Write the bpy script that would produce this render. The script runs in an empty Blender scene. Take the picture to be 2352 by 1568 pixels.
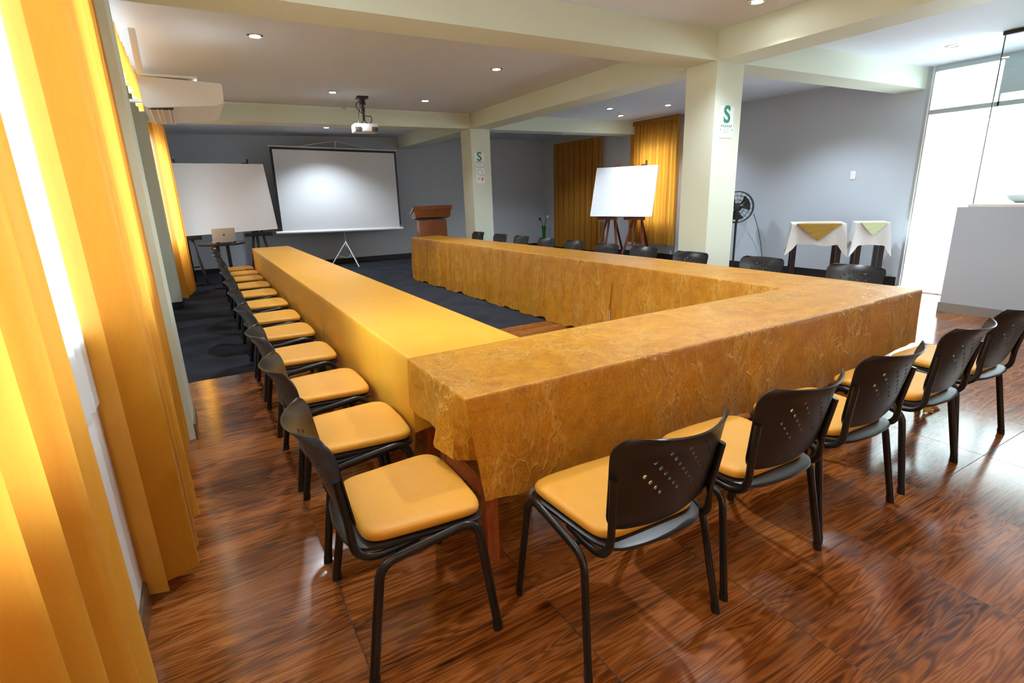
import bpy, bmesh, math, random
from mathutils import Vector, Matrix
from math import sin, cos, pi, radians, sqrt, hypot
random.seed(7)
S = bpy.context.scene
C = S.collection

# ------------------------------------------------------------------ camera, world, exposure
cam_d = bpy.data.cameras.new('camera')
cam_d.sensor_width = 36.0
cam_d.sensor_fit = 'HORIZONTAL'
cam_d.lens = 1213.83 / 2352 * 36.0
cam_d.clip_start = 0.02
cam = bpy.data.objects.new('camera', cam_d)
C.objects.link(cam)
CAM = Vector((0.0, 0.0, 1.42))
YAW, PIT, ROL = 0.521769, 0.270647, -0.034224
fwd = Vector((sin(YAW) * cos(PIT), cos(YAW) * cos(PIT), -sin(PIT)))
rgt = Vector((cos(YAW), -sin(YAW), 0))
up = rgt.cross(fwd)
r2 = rgt * cos(ROL) + up * sin(ROL)
u2 = -rgt * sin(ROL) + up * cos(ROL)
cam.matrix_world = Matrix(((r2.x, u2.x, -fwd.x, CAM.x), (r2.y, u2.y, -fwd.y, CAM.y),
                           (r2.z, u2.z, -fwd.z, CAM.z), (0, 0, 0, 1)))
S.camera = cam

SKY, GROUND, GLOW = 6.5, 3.0, 26.0   # hazy sky, ground, and the bright hazy patch round the sun on the left side
SPOT_W = 108.0
world = bpy.data.worlds.new('sky')
S.world = world
world.use_nodes = True
wt = world.node_tree
bg = wt.nodes['Background']


def wn_(t, op=None, a=None, b=None):
    n = wt.nodes.new(t)
    if op:
        n.operation = op
    for i, v in enumerate((a, b)):
        if v is None:
            continue
        if isinstance(v, (int, float, tuple)):
            n.inputs[i].default_value = v
        else:
            wt.links.new(v, n.inputs[i])
    return n


tcw = wt.nodes.new('ShaderNodeTexCoord')
dirw = wn_('ShaderNodeVectorMath', 'NORMALIZE', tcw.outputs['Generated'])
sx = wt.nodes.new('ShaderNodeSeparateXYZ')
wt.links.new(dirw.outputs[0], sx.inputs[0])
mrw = wt.nodes.new('ShaderNodeMapRange')
mrw.inputs[1].default_value, mrw.inputs[2].default_value = -.08, .05
mrw.inputs[3].default_value, mrw.inputs[4].default_value = GROUND, SKY
wt.links.new(sx.outputs[2], mrw.inputs[0])
sun_dir = Vector((-.72, .42, .50)).normalized()
dt = wn_('ShaderNodeVectorMath', 'DOT_PRODUCT', dirw.outputs[0], tuple(sun_dir))
pw = wn_('ShaderNodeMath', 'POWER', wn_('ShaderNodeMath', 'MAXIMUM', dt.outputs['Value'], 0.0).outputs[0], 5.0)
gl_ = wn_('ShaderNodeMath', 'MULTIPLY', pw.outputs[0], GLOW)
st_ = wn_('ShaderNodeMath', 'ADD', mrw.outputs[0], gl_.outputs[0])
bg.inputs[0].default_value = (0.84, 0.955, 1.0, 1)
wt.links.new(st_.outputs[0], bg.inputs[1])
vs = S.view_settings
vs.view_transform = 'Standard'
vs.look = 'None'
vs.gamma = 1
vs.use_curve_mapping = False
vs.exposure = 0.62

# ------------------------------------------------------------------ materials
MATS = {}


def mat(name, col=(.8, .8, .8), rough=.5, metal=0.0, spec=.5, **kw):
    if name in MATS:
        return MATS[name]
    m = bpy.data.materials.new(name)
    m.use_nodes = True
    b = m.node_tree.nodes['Principled BSDF']
    b.inputs['Base Color'].default_value = (*col, 1)
    b.inputs['Roughness'].default_value = rough
    b.inputs['Metallic'].default_value = metal
    b.inputs['Specular IOR Level'].default_value = spec
    for k, v in kw.items():
        b.inputs[k].default_value = v
    MATS[name] = m
    return m


def nd(m, t, **kw):
    n = m.node_tree.nodes.new(t)
    for k, v in kw.items():
        setattr(n, k, v)
    return n


def lk(m, a, b):
    m.node_tree.links.new(a, b)


def pb(m):
    return m.node_tree.nodes['Principled BSDF']


def math_n(m, op, a, b=None, c=None):
    n = nd(m, 'ShaderNodeMath', operation=op)
    for i, v in enumerate((a, b, c)):
        if v is None:
            continue
        if isinstance(v, (int, float)):
            n.inputs[i].default_value = v
        else:
            lk(m, v, n.inputs[i])
    return n.outputs[0]


def coords(m, scale=(1, 1, 1)):
    tc = nd(m, 'ShaderNodeTexCoord')
    mp = nd(m, 'ShaderNodeMapping')
    mp.inputs['Scale'].default_value = scale
    lk(m, tc.outputs['Object'], mp.inputs['Vector'])
    return mp.outputs[0]


def noise(m, vec, scale, detail=4, rough=.5, dist=0.0):
    n = nd(m, 'ShaderNodeTexNoise')
    n.inputs['Scale'].default_value = scale
    n.inputs['Detail'].default_value = detail
    n.inputs['Roughness'].default_value = rough
    n.inputs['Distortion'].default_value = dist
    lk(m, vec, n.inputs['Vector'])
    return n.outputs[0]


def ramp(m, fac, stops):
    r = nd(m, 'ShaderNodeValToRGB')
    e = r.color_ramp.elements
    while len(e) < len(stops):
        e.new(.5)
    for i, (p, c) in enumerate(stops):
        e[i].position = p
        e[i].color = (*c, 1)
    lk(m, fac, r.inputs[0])
    return r.outputs[0]


def bump(m, h, strength=.2, dist=.01):
    b = nd(m, 'ShaderNodeBump')
    b.inputs['Strength'].default_value = strength
    b.inputs['Distance'].default_value = dist
    lk(m, h, b.inputs['Height'])
    lk(m, b.outputs[0], pb(m).inputs['Normal'])


def paint(name, col, rough=.6):
    m = mat(name, col, rough, spec=.3)
    bump(m, noise(m, coords(m), 60, 3), .06, .004)
    return m


M_wall = paint('grey wall paint', (.49, .55, .62), .55)
M_ceil = paint('white ceiling paint', (.66, .73, .82), .7)
M_mint = paint('pale mint paint', (.665, .735, .615), .5)
M_white = paint('white paint', (.85, .86, .88), .5)
M_black = mat('black baseboard', (.012, .012, .014), .45)
M_frame = mat('black chair tube', (.006, .006, .007), .30, spec=.5)
M_plast = mat('black chair plastic', (.008, .008, .009), .36, spec=.5)
bump(M_plast, noise(M_plast, coords(M_plast), 500, 2), .05, .001)
M_whplast = mat('white plastic', (.82, .82, .80), .35)
M_alu = mat('anodised aluminium', (.45, .50, .52), .35, .6)
M_steel = mat('chrome steel', (.75, .75, .76), .18, 1.0)
M_silver = mat('silver lid', (.70, .74, .80), .4, .1)
M_whboard = mat('glossy white board', (.74, .77, .82), .05, spec=.6)
M_fabric = mat('matt white screen', (.74, .77, .80), .6)
M_darkmetal = mat('dark metal', (.03, .03, .032), .4, .3)
M_green = mat('green glazed vase', (.005, .16, .03), .15)
M_stem = mat('dark stem', (.02, .03, .015), .6)
M_petal = mat('white petal', (.8, .8, .76), .5)
M_sgreen = mat('sign green', (.0, .21, .13), .5)
M_spink = mat('sign red print', (.62, .26, .25), .5)
M_sgrey = mat('sign grey print', (.42, .5, .48), .5)
M_sign = mat('white sign board', (.82, .86, .85), .4)
M_vent = mat('dark vent', (.05, .045, .04), .6)
M_dark = mat('dark table wood', (.012, .01, .012), .35)
M_granite = mat('speckled granite threshold', (.7, .7, .68), .3)
lk(M_granite, ramp(M_granite, noise(M_granite, coords(M_granite), 90, 2), [(.38, (.45, .45, .42)), (.5, (.85, .85, .83))]),
   pb(M_granite).inputs['Base Color'])
M_tan = mat('terrace stone', (.75, .76, .76), .5)


def wood(name, c1, c2, c3, rough=.35, scale=(2, 14, 14)):
    m = mat(name, c2, rough)
    v = coords(m, scale)
    n = noise(m, v, 3, 8, .65, 1.2)
    lk(m, ramp(m, n, [(.3, c1), (.5, c2), (.7, c3)]), pb(m).inputs['Base Color'])
    return m


M_podium = wood('podium wood', (.16, .045, .014), (.25, .075, .022), (.33, .11, .035), .3, (14, 14, 2))
M_easel = wood('red brown easel wood', (.10, .025, .015), (.15, .04, .024), (.20, .06, .035), .4, (14, 14, 2))
M_tleg = wood('orange brown table wood', (.26, .06, .015), (.38, .095, .024), (.46, .13, .035), .4, (10, 10, 2))


def floor_wood():
    m = mat('glossy wood look tile', (.3, .12, .05), .09, spec=.5, IOR=1.8)
    b = pb(m)
    tc = nd(m, 'ShaderNodeTexCoord')
    sp = nd(m, 'ShaderNodeSeparateXYZ')
    lk(m, tc.outputs['Object'], sp.inputs[0])
    P = .635
    x = math_n(m, 'ADD', sp.outputs[0], -0.245 + P * 20)
    y = math_n(m, 'ADD', sp.outputs[1], -0.95 + P * 20)
    tx = math_n(m, 'DIVIDE', x, P)
    ty = math_n(m, 'DIVIDE', y, P)
    fx = math_n(m, 'FRACT', tx)
    fy = math_n(m, 'FRACT', ty)
    ix = math_n(m, 'FLOOR', tx)
    # printed planks inside each tile run along x, four to a tile
    py = math_n(m, 'MULTIPLY', ty, 4)
    iy = math_n(m, 'FLOOR', py)
    cid = nd(m, 'ShaderNodeCombineXYZ')
    lk(m, ix, cid.inputs[0])
    lk(m, iy, cid.inputs[1])
    wn = nd(m, 'ShaderNodeTexWhiteNoise', noise_dimensions='3D')
    lk(m, cid.outputs[0], wn.inputs[0])
    off = nd(m, 'ShaderNodeVectorMath', operation='SCALE')
    lk(m, wn.outputs[1], off.inputs[0])
    off.inputs['Scale'].default_value = 14
    add = nd(m, 'ShaderNodeVectorMath', operation='ADD')
    lk(m, tc.outputs['Object'], add.inputs[0])
    lk(m, off.outputs[0], add.inputs[1])
    mp = nd(m, 'ShaderNodeMapping')
    mp.inputs['Scale'].default_value = (.55, 6.0, 1)
    lk(m, add.outputs[0], mp.inputs['Vector'])
    g1 = noise(m, mp.outputs[0], 2.0, 3, .5, .5)
    # ring figure: bands over a stretched noise
    band = math_n(m, 'SINE', math_n(m, 'MULTIPLY', g1, 85))
    band = math_n(m, 'MULTIPLY_ADD', band, .5, .5)
    mp2 = nd(m, 'ShaderNodeMapping')
    mp2.inputs['Scale'].default_value = (1.3, 60, 1)
    lk(m, add.outputs[0], mp2.inputs['Vector'])
    fine = noise(m, mp2.outputs[0], 1.6, 5, .62, .12)
    f = math_n(m, 'MULTIPLY_ADD', fine, .54, math_n(m, 'MULTIPLY_ADD', g1, .42, math_n(m, 'MULTIPLY', band, .22)))
    pl = math_n(m, 'MULTIPLY_ADD', wn.outputs[0], .16, -.13)
    f = math_n(m, 'ADD', f, pl)
    col = ramp(m, f, [(.26, (.06, .017, .005)), (.42, (.16, .044, .009)), (.58, (.29, .088, .017)), (.78, (.42, .155, .042))])
    # knots
    vo = nd(m, 'ShaderNodeTexVoronoi')
    vo.inputs['Scale'].default_value = 1.0
    mp3 = nd(m, 'ShaderNodeMapping')
    mp3.inputs['Scale'].default_value = (2.2, 4.4, 1)
    lk(m, add.outputs[0], mp3.inputs['Vector'])
    lk(m, mp3.outputs[0], vo.inputs['Vector'])
    kn = nd(m, 'ShaderNodeMapRange')
    kn.inputs[1].default_value = .03
    kn.inputs[2].default_value = .13
    kn.inputs[3].default_value = .75
    kn.inputs[4].default_value = 0
    lk(m, math_n(m, 'MULTIPLY_ADD', fine, .12, math_n(m, 'ADD', vo.outputs['Distance'], -.06)), kn.inputs[0])
    mx = nd(m, 'ShaderNodeMix', data_type='RGBA')
    lk(m, kn.outputs[0], mx.inputs[0])
    lk(m, col, mx.inputs[6])
    mx.inputs[7].default_value = (.025, .008, .004, 1)
    # joints
    ex = math_n(m, 'MINIMUM', fx, math_n(m, 'SUBTRACT', 1.0, fx))
    ey = math_n(m, 'MINIMUM', fy, math_n(m, 'SUBTRACT', 1.0, fy))
    e = math_n(m, 'MINIMUM', ex, ey)
    j = math_n(m, 'LESS_THAN', e, .0028)
    mj = nd(m, 'ShaderNodeMix', data_type='RGBA')
    lk(m, j, mj.inputs[0])
    lk(m, mx.outputs[2], mj.inputs[6])
    mj.inputs[7].default_value = (.035, .018, .012, 1)
    lk(m, mj.outputs[2], b.inputs['Base Color'])
    lk(m, math_n(m, 'MULTIPLY_ADD', j, .5, math_n(m, 'MULTIPLY_ADD', fine, .03, .14)), b.inputs['Roughness'])
    bump(m, math_n(m, 'SUBTRACT', 1.0, j), .05, .0015)
    return m


M_floor = floor_wood()


def carpet():
    m = mat('charcoal carpet', (.02, .022, .028), .95, spec=.1)
    v = coords(m)
    n = noise(m, v, 220, 3)
    n2 = noise(m, v, 3, 3)
    lk(m, ramp(m, math_n(m, 'MULTIPLY_ADD', n2, .4, math_n(m, 'MULTIPLY', n, .6)),
               [(.3, (.010, .011, .015)), (.7, (.045, .048, .06))]), pb(m).inputs['Base Color'])
    bump(m, n, .6, .006)
    return m


M_carpet = carpet()
M_kerb = wood('brown tile skirting', (.10, .06, .04), (.17, .11, .075), (.23, .16, .11), .3, (3, 3, 20))
M_greykerb = mat('grey tile skirting', (.30, .28, .26), .3)


def cloth_mat(name, c1, c2, rough, crinkle, transl=.25, sheen=.3, scale=(1, 1, 1), metal=0.0, tcol=None):
    m = mat(name, c1, rough, metal, spec=.45)
    b = pb(m)
    b.inputs['Sheen Weight'].default_value = sheen
    b.inputs['Sheen Tint'].default_value = (1, .85, .5, 1)
    v = coords(m, scale)
    n = noise(m, v, 9, 6, .6, .8)
    n2 = noise(m, v, 55, 5, .62, 1.6)
    lk(m, ramp(m, math_n(m, 'MULTIPLY_ADD', n2, .55, math_n(m, 'MULTIPLY', n, .45)), [(.36, c1), (.66, c2)]), b.inputs['Base Color'])
    bump(m, math_n(m, 'MULTIPLY_ADD', n, .6, math_n(m, 'MULTIPLY', n2, .4)), crinkle, .02)
    out = m.node_tree.nodes['Material Output']
    tr = nd(m, 'ShaderNodeBsdfTranslucent')
    tr.inputs[0].default_value = (*(tcol or [min(1, k * 1.15) for k in c2]), 1)
    mx = nd(m, 'ShaderNodeMixShader')
    mx.inputs[0].default_value = transl
    lk(m, b.outputs[0], mx.inputs[1])
    lk(m, tr.outputs[0], mx.inputs[2])
    lk(m, mx.outputs[0], out.inputs[0])
    return m


M_satin = cloth_mat('yellow satin cloth', (.74, .33, .010), (.80, .41, .04), .42, .10, .18, .05)
M_organza = cloth_mat('gold crinkled organza', (.38, .135, .001), (.74, .35, .03), .30, .35, .12, 0)


def creases_with_glints(m, scale, light, amt, strength):  # bumped creases, with glints painted as lighter colour along them
    b = pb(m)
    v = coords(m, (1, 1, .4))
    nz = nd(m, 'ShaderNodeTexNoise')
    nz.inputs['Scale'].default_value = 5
    nz.inputs['Detail'].default_value = 4
    lk(m, v, nz.inputs['Vector'])
    ad = nd(m, 'ShaderNodeMix', data_type='RGBA', blend_type='ADD')
    ad.inputs[0].default_value = .35
    lk(m, v, ad.inputs[6])
    lk(m, nz.outputs[1], ad.inputs[7])
    hs = []
    for sc_ in (scale, scale * 2.3):
        vo = nd(m, 'ShaderNodeTexVoronoi', feature='DISTANCE_TO_EDGE')
        vo.inputs['Scale'].default_value = sc_
        lk(m, ad.outputs[2], vo.inputs['Vector'])
        mr = nd(m, 'ShaderNodeMapRange', interpolation_type='SMOOTHSTEP')
        mr.inputs[1].default_value, mr.inputs[2].default_value = 0, .10
        mr.inputs[3].default_value, mr.inputs[4].default_value = 1, 0
        lk(m, vo.outputs['Distance'], mr.inputs[0])
        hs.append(mr.outputs[0])
    h = math_n(m, 'MULTIPLY_ADD', hs[1], .5, hs[0])
    mask = nd(m, 'ShaderNodeMapRange')
    mask.inputs[1].default_value, mask.inputs[2].default_value = .42, .62
    lk(m, noise(m, v, 4, 3), mask.inputs[0])
    h = math_n(m, 'MULTIPLY', h, mask.outputs[0])
    old = b.inputs['Base Color'].links[0].from_socket
    mx = nd(m, 'ShaderNodeMix', data_type='RGBA')
    lk(m, math_n(m, 'MULTIPLY', h, amt), mx.inputs[0])
    lk(m, old, mx.inputs[6])
    mx.inputs[7].default_value = (*light, 1)
    lk(m, mx.outputs[2], b.inputs['Base Color'])
    bp = nd(m, 'ShaderNodeBump')
    bp.inputs['Strength'].default_value = strength
    bp.inputs['Distance'].default_value = .006
    lk(m, h, bp.inputs['Height'])
    lk(m, b.inputs['Normal'].links[0].from_socket, bp.inputs['Normal'])
    lk(m, bp.outputs[0], b.inputs['Normal'])


creases_with_glints(M_organza, 12, (.90, .55, .12), .34, .7)
M_seat = cloth_mat('yellow vinyl seat', (.68, .31, .022), (.72, .345, .03), .5, .03, 0.0, .1)
M_curt = cloth_mat('amber curtain satin', (.58, .26, .012), (.66, .32, .02), .42, .05, .28, .2, (6, 6, 1.2), tcol=(1, .46, .07))
M_curt3 = cloth_mat('thin orange curtain cloth', (.62, .27, .012), (.70, .33, .02), .42, .05, .60, .2, (6, 6, 1.2), tcol=(1, .47, .09))  # extra translucent, so the added rear curtain tints the room orange
M_curt2 = cloth_mat('ochre curtain cloth', (.50, .24, .025), (.60, .30, .04), .5, .05, .5, .2, (6, 6, 1.2))
M_white_cloth = cloth_mat('white table linen', (.68, .70, .70), (.76, .78, .77), .6, .05, .2, .2)
M_gold_nap = cloth_mat('olive gold satin napkin', (.30, .19, .03), (.46, .31, .07), .3, .15, .1, .3)
M_green_nap = cloth_mat('pale green satin napkin', (.50, .62, .30), (.70, .78, .50), .35, .12, .1, .3)


def glass_mat():
    m = bpy.data.materials.new('clear pane')
    m.use_nodes = True
    nt = m.node_tree
    nt.nodes.remove(nt.nodes['Principled BSDF'])
    out = nt.nodes['Material Output']
    t = nd(m, 'ShaderNodeBsdfTransparent')
    t.inputs[0].default_value = (.93, .97, .96, 1)
    g = nd(m, 'ShaderNodeBsdfGlossy')
    g.inputs['Roughness'].default_value = .01
    f = nd(m, 'ShaderNodeFresnel')
    f.inputs[0].default_value = 1.5
    mx = nd(m, 'ShaderNodeMixShader')
    lk(m, f.outputs[0], mx.inputs[0])
    lk(m, t.outputs[0], mx.inputs[1])
    lk(m, g.outputs[0], mx.inputs[2])
    lk(m, mx.outputs[0], out.inputs[0])
    return m


M_glass = glass_mat()


def emis(name, col, st):
    m = bpy.data.materials.new(name)
    m.use_nodes = True
    b = m.node_tree.nodes['Principled BSDF']
    b.inputs['Base Color'].default_value = (*col, 1)
    b.inputs['Emission Color'].default_value = (*col, 1)
    b.inputs['Emission Strength'].default_value = st
    return m


M_lamp = emis('lit lamp face', (1, .98, .96), 70)
M_lampoff = mat('unlit lamp face', (.6, .62, .62), .3)

# ------------------------------------------------------------------ mesh helpers


class MB:
    def __init__(s):
        s.v = []
        s.f = []

    def add(s, vs_, fs):
        o = len(s.v)
        s.v += [tuple(p) for p in vs_]
        s.f += [tuple(i + o for i in f) for f in fs]
        return s

    def box(s, c, d, rz=0.0, bev=0.0, rot=None):
        bm = bmesh.new()
        bmesh.ops.create_cube(bm, size=1)
        for v in bm.verts:
            v.co = Vector((v.co.x * d[0], v.co.y * d[1], v.co.z * d[2]))
        if bev > 0:
            bmesh.ops.bevel(bm, geom=bm.edges[:], offset=min(bev, min(d) * .45), segments=2, affect='EDGES', profile=.6)
        R = rot if rot is not None else Matrix.Rotation(rz, 3, 'Z')
        bm.verts.index_update()
        s.add([R @ v.co + Vector(c) for v in bm.verts], [[v.index for v in f.verts] for f in bm.faces])
        bm.free()
        return s

    def bb(s, lo, hi, bev=0.0):
        return s.box([(a + b) / 2 for a, b in zip(lo, hi)], [b - a for a, b in zip(lo, hi)], bev=bev)

    def bar(s, p, q, w, d, up_=Vector((0, 0, 1)), bev=.002):
        p, q = Vector(p), Vector(q)
        z = (q - p)
        L = z.length
        z.normalize()
        x = Vector(up_).cross(z)
        if x.length < 1e-4:
            x = Vector((1, 0, 0)).cross(z)
        x.normalize()
        y = z.cross(x)
        return s.box((p + q) / 2, (w, d, L), rot=Matrix((x, y, z)).transposed(), bev=bev)

    def tube(s, pts, r, n=10, cap=True, closed=False, r2_=None, upv=None):
        pts = [Vector(p) for p in pts]
        N = len(pts)
        rr = r if isinstance(r, (list, tuple)) else [r] * N
        rings = []
        prev = None
        for i, p in enumerate(pts):
            if closed:
                t = pts[(i + 1) % N] - pts[i - 1]
            else:
                t = pts[min(i + 1, N - 1)] - pts[max(i - 1, 0)]
            t.normalize()
            if prev is None:
                a = Vector(upv) if upv is not None else (Vector((0, 0, 1)) if abs(t.z) < .9 else Vector((1, 0, 0)))
            else:
                a = prev
            x = (a - t * a.dot(t)).normalized()
            prev = x
            y = t.cross(x)
            k = (r2_ / rr[i]) if r2_ else 1
            rings.append([p + x * (rr[i] * cos(2 * pi * j / n)) + y * (rr[i] * k * sin(2 * pi * j / n)) for j in range(n)])
        vs_ = [v for R in rings for v in R]
        fs = []
        for i in range(N if closed else N - 1):
            a, b = i * n, ((i + 1) % N) * n
            for j in range(n):
                fs.append((a + j, a + (j + 1) % n, b + (j + 1) % n, b + j))
        if cap and not closed:
            fs.append(tuple(reversed(range(n))))
            fs.append(tuple((N - 1) * n + j for j in range(n)))
        return s.add(vs_, fs)

    def lathe(s, prof, c=(0, 0, 0), n=24, axis=None):
        c = Vector(c)
        R = Vector((0, 0, 1)).rotation_difference(Vector(axis)).to_matrix() if axis is not None else Matrix.Identity(3)
        vs_ = []
        for r, z in prof:
            for j in range(n):
                vs_.append(R @ Vector((r * cos(2 * pi * j / n), r * sin(2 * pi * j / n), z)) + c)
        fs = []
        for i in range(len(prof) - 1):
            for j in range(n):
                a, b = i * n + j, i * n + (j + 1) % n
                fs.append((a, b, b + n, a + n))
        if prof[0][0] > 1e-5:
            fs.append(tuple(reversed(range(n))))
        if prof[-1][0] > 1e-5:
            fs.append(tuple((len(prof) - 1) * n + j for j in range(n)))
        return s.add(vs_, fs)

    def grid(s, fn, nu, nv):
        vs_ = [fn(i / nu, j / nv) for j in range(nv + 1) for i in range(nu + 1)]
        fs = []
        for j in range(nv):
            for i in range(nu):
                a = j * (nu + 1) + i
                fs.append((a, a + 1, a + nu + 2, a + nu + 1))
        return s.add(vs_, fs)

    def prism(s, poly, z0, z1, xf=None):
        n = len(poly)
        P = [Vector((p[0], p[1], z0)) for p in poly] + [Vector((p[0], p[1], z1)) for p in poly]
        if xf is not None:
            P = [xf @ p for p in P]
        fs = [tuple(reversed(range(n))), tuple(range(n, 2 * n))]
        fs += [(i, (i + 1) % n, n + (i + 1) % n, n + i) for i in range(n)]
        return s.add(P, fs)

    def build(s, name, m, parent=None, smooth=35, solid=0.0, origin=None):
        me = bpy.data.meshes.new(name)
        V = s.v
        if origin is not None:
            V = [(v[0] - origin[0], v[1] - origin[1], v[2] - origin[2]) for v in V]
        me.from_pydata(V, [], s.f)
        bm = bmesh.new()
        bm.from_mesh(me)
        bmesh.ops.remove_doubles(bm, verts=bm.verts, dist=1e-5)
        bmesh.ops.recalc_face_normals(bm, faces=bm.faces)
        if solid:
            bmesh.ops.solidify(bm, geom=bm.faces[:], thickness=solid)
            bmesh.ops.recalc_face_normals(bm, faces=bm.faces)
        bm.to_mesh(me)
        bm.free()
        me.materials.append(m)
        if smooth:
            me.shade_smooth()
            me.set_sharp_from_angle(angle=radians(smooth))
        o = bpy.data.objects.new(name, me)
        C.objects.link(o)
        if parent is not None:
            o.parent = parent
        if origin is not None:
            o.location = origin
        return o


def tag(o, label, cat, group=None, kind=None):
    o['label'] = label
    o['category'] = cat
    if group:
        o['group'] = group
    if kind:
        o['kind'] = kind
    return o


def thing(name, label, cat, loc=(0, 0, 0), rz=0.0, group=None):
    o = bpy.data.objects.new(name, None)
    o.empty_display_size = .1
    C.objects.link(o)
    o.location = loc
    o.rotation_euler = (0, 0, rz)
    return tag(o, label, cat, group)


def struct(o):
    o['kind'] = 'structure'
    return o


def copy_tree(o, parent=None):
    c = o.copy()
    C.objects.link(c)
    if parent is not None:
        c.parent = parent
    for ch in [x for x in KIDS.get(o.name, [])]:
        copy_tree(ch, c)
    return c


KIDS = {}


def index_kids(root):
    ks = [o for o in C.objects if o.parent == root]
    KIDS[root.name] = ks
    for k in ks:
        index_kids(k)


def bez(p0, p1, p2, n=6):
    p0, p1, p2 = Vector(p0), Vector(p1), Vector(p2)
    return [p0 * (1 - t) ** 2 + p1 * 2 * t * (1 - t) + p2 * t * t for t in [i / n for i in range(n + 1)]]


def ln(a, b, n):
    a, b = Vector(a), Vector(b)
    return [a.lerp(b, i / n) for i in range(n + 1)]


# ------------------------------------------------------------------ the room
ZC, ZB = 2.80, 2.55            # ceiling, underside of the beams
XR = 8.35                      # right wall
YC0, YC1 = 3.67, 4.03          # near cross beam
YD0, YD1 = 8.86, 9.26          # far cross beam
XB0, XB1 = 4.40, 4.78          # long beam
YREAR = -2.2
YCARP = 4.97


def back_y(x):
    return 13.0 - .06 * x


XL = -.38
struct(MB().bb((-.62, YREAR, -.1), (XR + .12, YCARP, 0)).build('floor', M_floor, smooth=0))
struct(MB().bb((-.62, YCARP, -.1), (XR + .12, 13.2, 0.002)).build('floor_carpet', M_carpet, smooth=0))
struct(MB().bb((-.62, YREAR - .1, ZC), (XR + .12, 13.2, ZC + .15)).build('ceiling', M_ceil, smooth=0))
# left wall with two window openings, the rear one unseen and added
wl = MB()
W0, W1, WZ0, WZ1 = .30, 3.45, 1.02, 2.52
V0, V1 = -1.95, -.80  # rear opening, added out of view to feed orange light in
wl.bb((XL - .12, YREAR, 0), (XL, V0, ZC)).bb((XL - .12, V1, 0), (XL, W0, ZC))
wl.bb((XL - .12, V0, 0), (XL, V1, WZ0)).bb((XL - .12, V0, WZ1), (XL, V1, ZC))
wl.bb((XL - .12, W1, 0), (XL, YC0, ZC))
wl.bb((XL - .12, W0, 0), (XL, W1, WZ0)).bb((XL - .12, W0, WZ1), (XL, W1, ZC))
HW0, HW1, HZ0, HZ1 = 4.9, 7.2, 2.40, 2.72
wl.bb((-.62, YC0, 0), (-.50, HW0, ZC)).bb((-.62, HW1, 0), (-.50, 9.5, ZC))
wl.bb((-.62, HW0, 0), (-.50, HW1, HZ0)).bb((-.62, HW0, HZ1), (-.50, HW1, ZC))
wl.bb((-.62, 9.5, 0), (-.50, 10.4, .9)).bb((-.62, 9.5, 2.45), (-.50, 10.4, ZC)).bb((-.62, 10.4, 0), (-.50, 13.2, ZC))
struct(wl.build('wall_left', M_white, smooth=0))
# window frames in the left wall
wf = MB()
for y in (W0, 1.35, 2.4, W1 - .04):
    wf.bb((XL - .09, y, WZ0), (XL - .05, y + .04, WZ1))
wf.bb((XL - .09, W0, WZ0), (XL - .05, W1, WZ0 + .04)).bb((XL - .09, W0, WZ1 - .04), (XL - .05, W1, WZ1))
w1 = struct(wf.build('window_1', M_alu, smooth=0))
MB().bb((XL - .072, W0 + .04, WZ0 + .04), (XL - .068, W1 - .04, WZ1 - .04)).build('glass_pane', M_glass, w1, smooth=0)
wf = MB().bb((-.59, HW0, HZ0), (-.55, HW1, HZ0 + .03)).bb((-.59, HW0, HZ1 - .03), (-.55, HW1, HZ1))
for y in (HW0, 6.0, HW1 - .03):
    wf.bb((-.59, y, HZ0), (-.55, y + .03, HZ1))
w2 = struct(wf.build('window_2', M_alu, smooth=0))
wf = MB().bb((-.59, 9.5, .9), (-.55, 9.53, 2.45)).bb((-.59, 10.37, .9), (-.55, 10.4, 2.45)).bb((-.59, 9.5, .9), (-.55, 10.4, .93)).bb((-.59, 9.5, 2.42), (-.55, 10.4, 2.45))
w3 = struct(wf.build('window_3', M_alu, smooth=0))

# back wall (slightly out of square), rear wall, right wall
bw = MB().add([(-.62, back_y(-.62), 0), (XR + .12, back_y(XR + .12), 0), (XR + .12, back_y(XR), ZC), (-.62, back_y(-.62), ZC),
               (-.62, 13.2, 0), (XR + .12, 13.2, 0), (XR + .12, 13.2, ZC), (-.62, 13.2, ZC)],
              [(0, 1, 2, 3), (4, 7, 6, 5), (0, 4, 5, 1), (3, 2, 6, 7), (0, 3, 7, 4), (1, 5, 6, 2)])
struct(bw.build('wall_back', M_wall, smooth=0))
struct(MB().bb((-.62, YREAR - .1, 0), (XR + .12, YREAR, ZC)).build('wall_rear', M_white, smooth=0))
# right wall: grey stretch with a curtained window, then the glazed front
rw = MB()
RW0, RW1, RZ0, RZ1 = 7.80, 8.80, .75, 2.35
rw.bb((XR, 3.65, 0), (XR + .12, RW0, ZC)).bb((XR, RW1, 0), (XR + .12, 13.2, ZC))
rw.bb((XR, RW0, 0), (XR + .12, RW1, RZ0)).bb((XR, RW0, RZ1), (XR + .12, RW1, ZC))
struct(rw.build('wall_right', M_wall, smooth=0))
wf = MB()
for y in (RW0, 8.28, RW1 - .04):
    wf.bb((XR + .04, y, RZ0), (XR + .08, y + .04, RZ1))
wf.bb((XR + .04, RW0, RZ0), (XR + .08, RW1, RZ0 + .04)).bb((XR + .04, RW0, RZ1 - .04), (XR + .08, RW1, RZ1))
struct(wf.build('window_4', M_alu, smooth=0))
# bluish band in the glass, built as a solid header, near part
struct(MB().bb((XR, YREAR, 2.37), (XR + .12, 2.885, ZC)).build('trim_1', M_alu, smooth=0))
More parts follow.
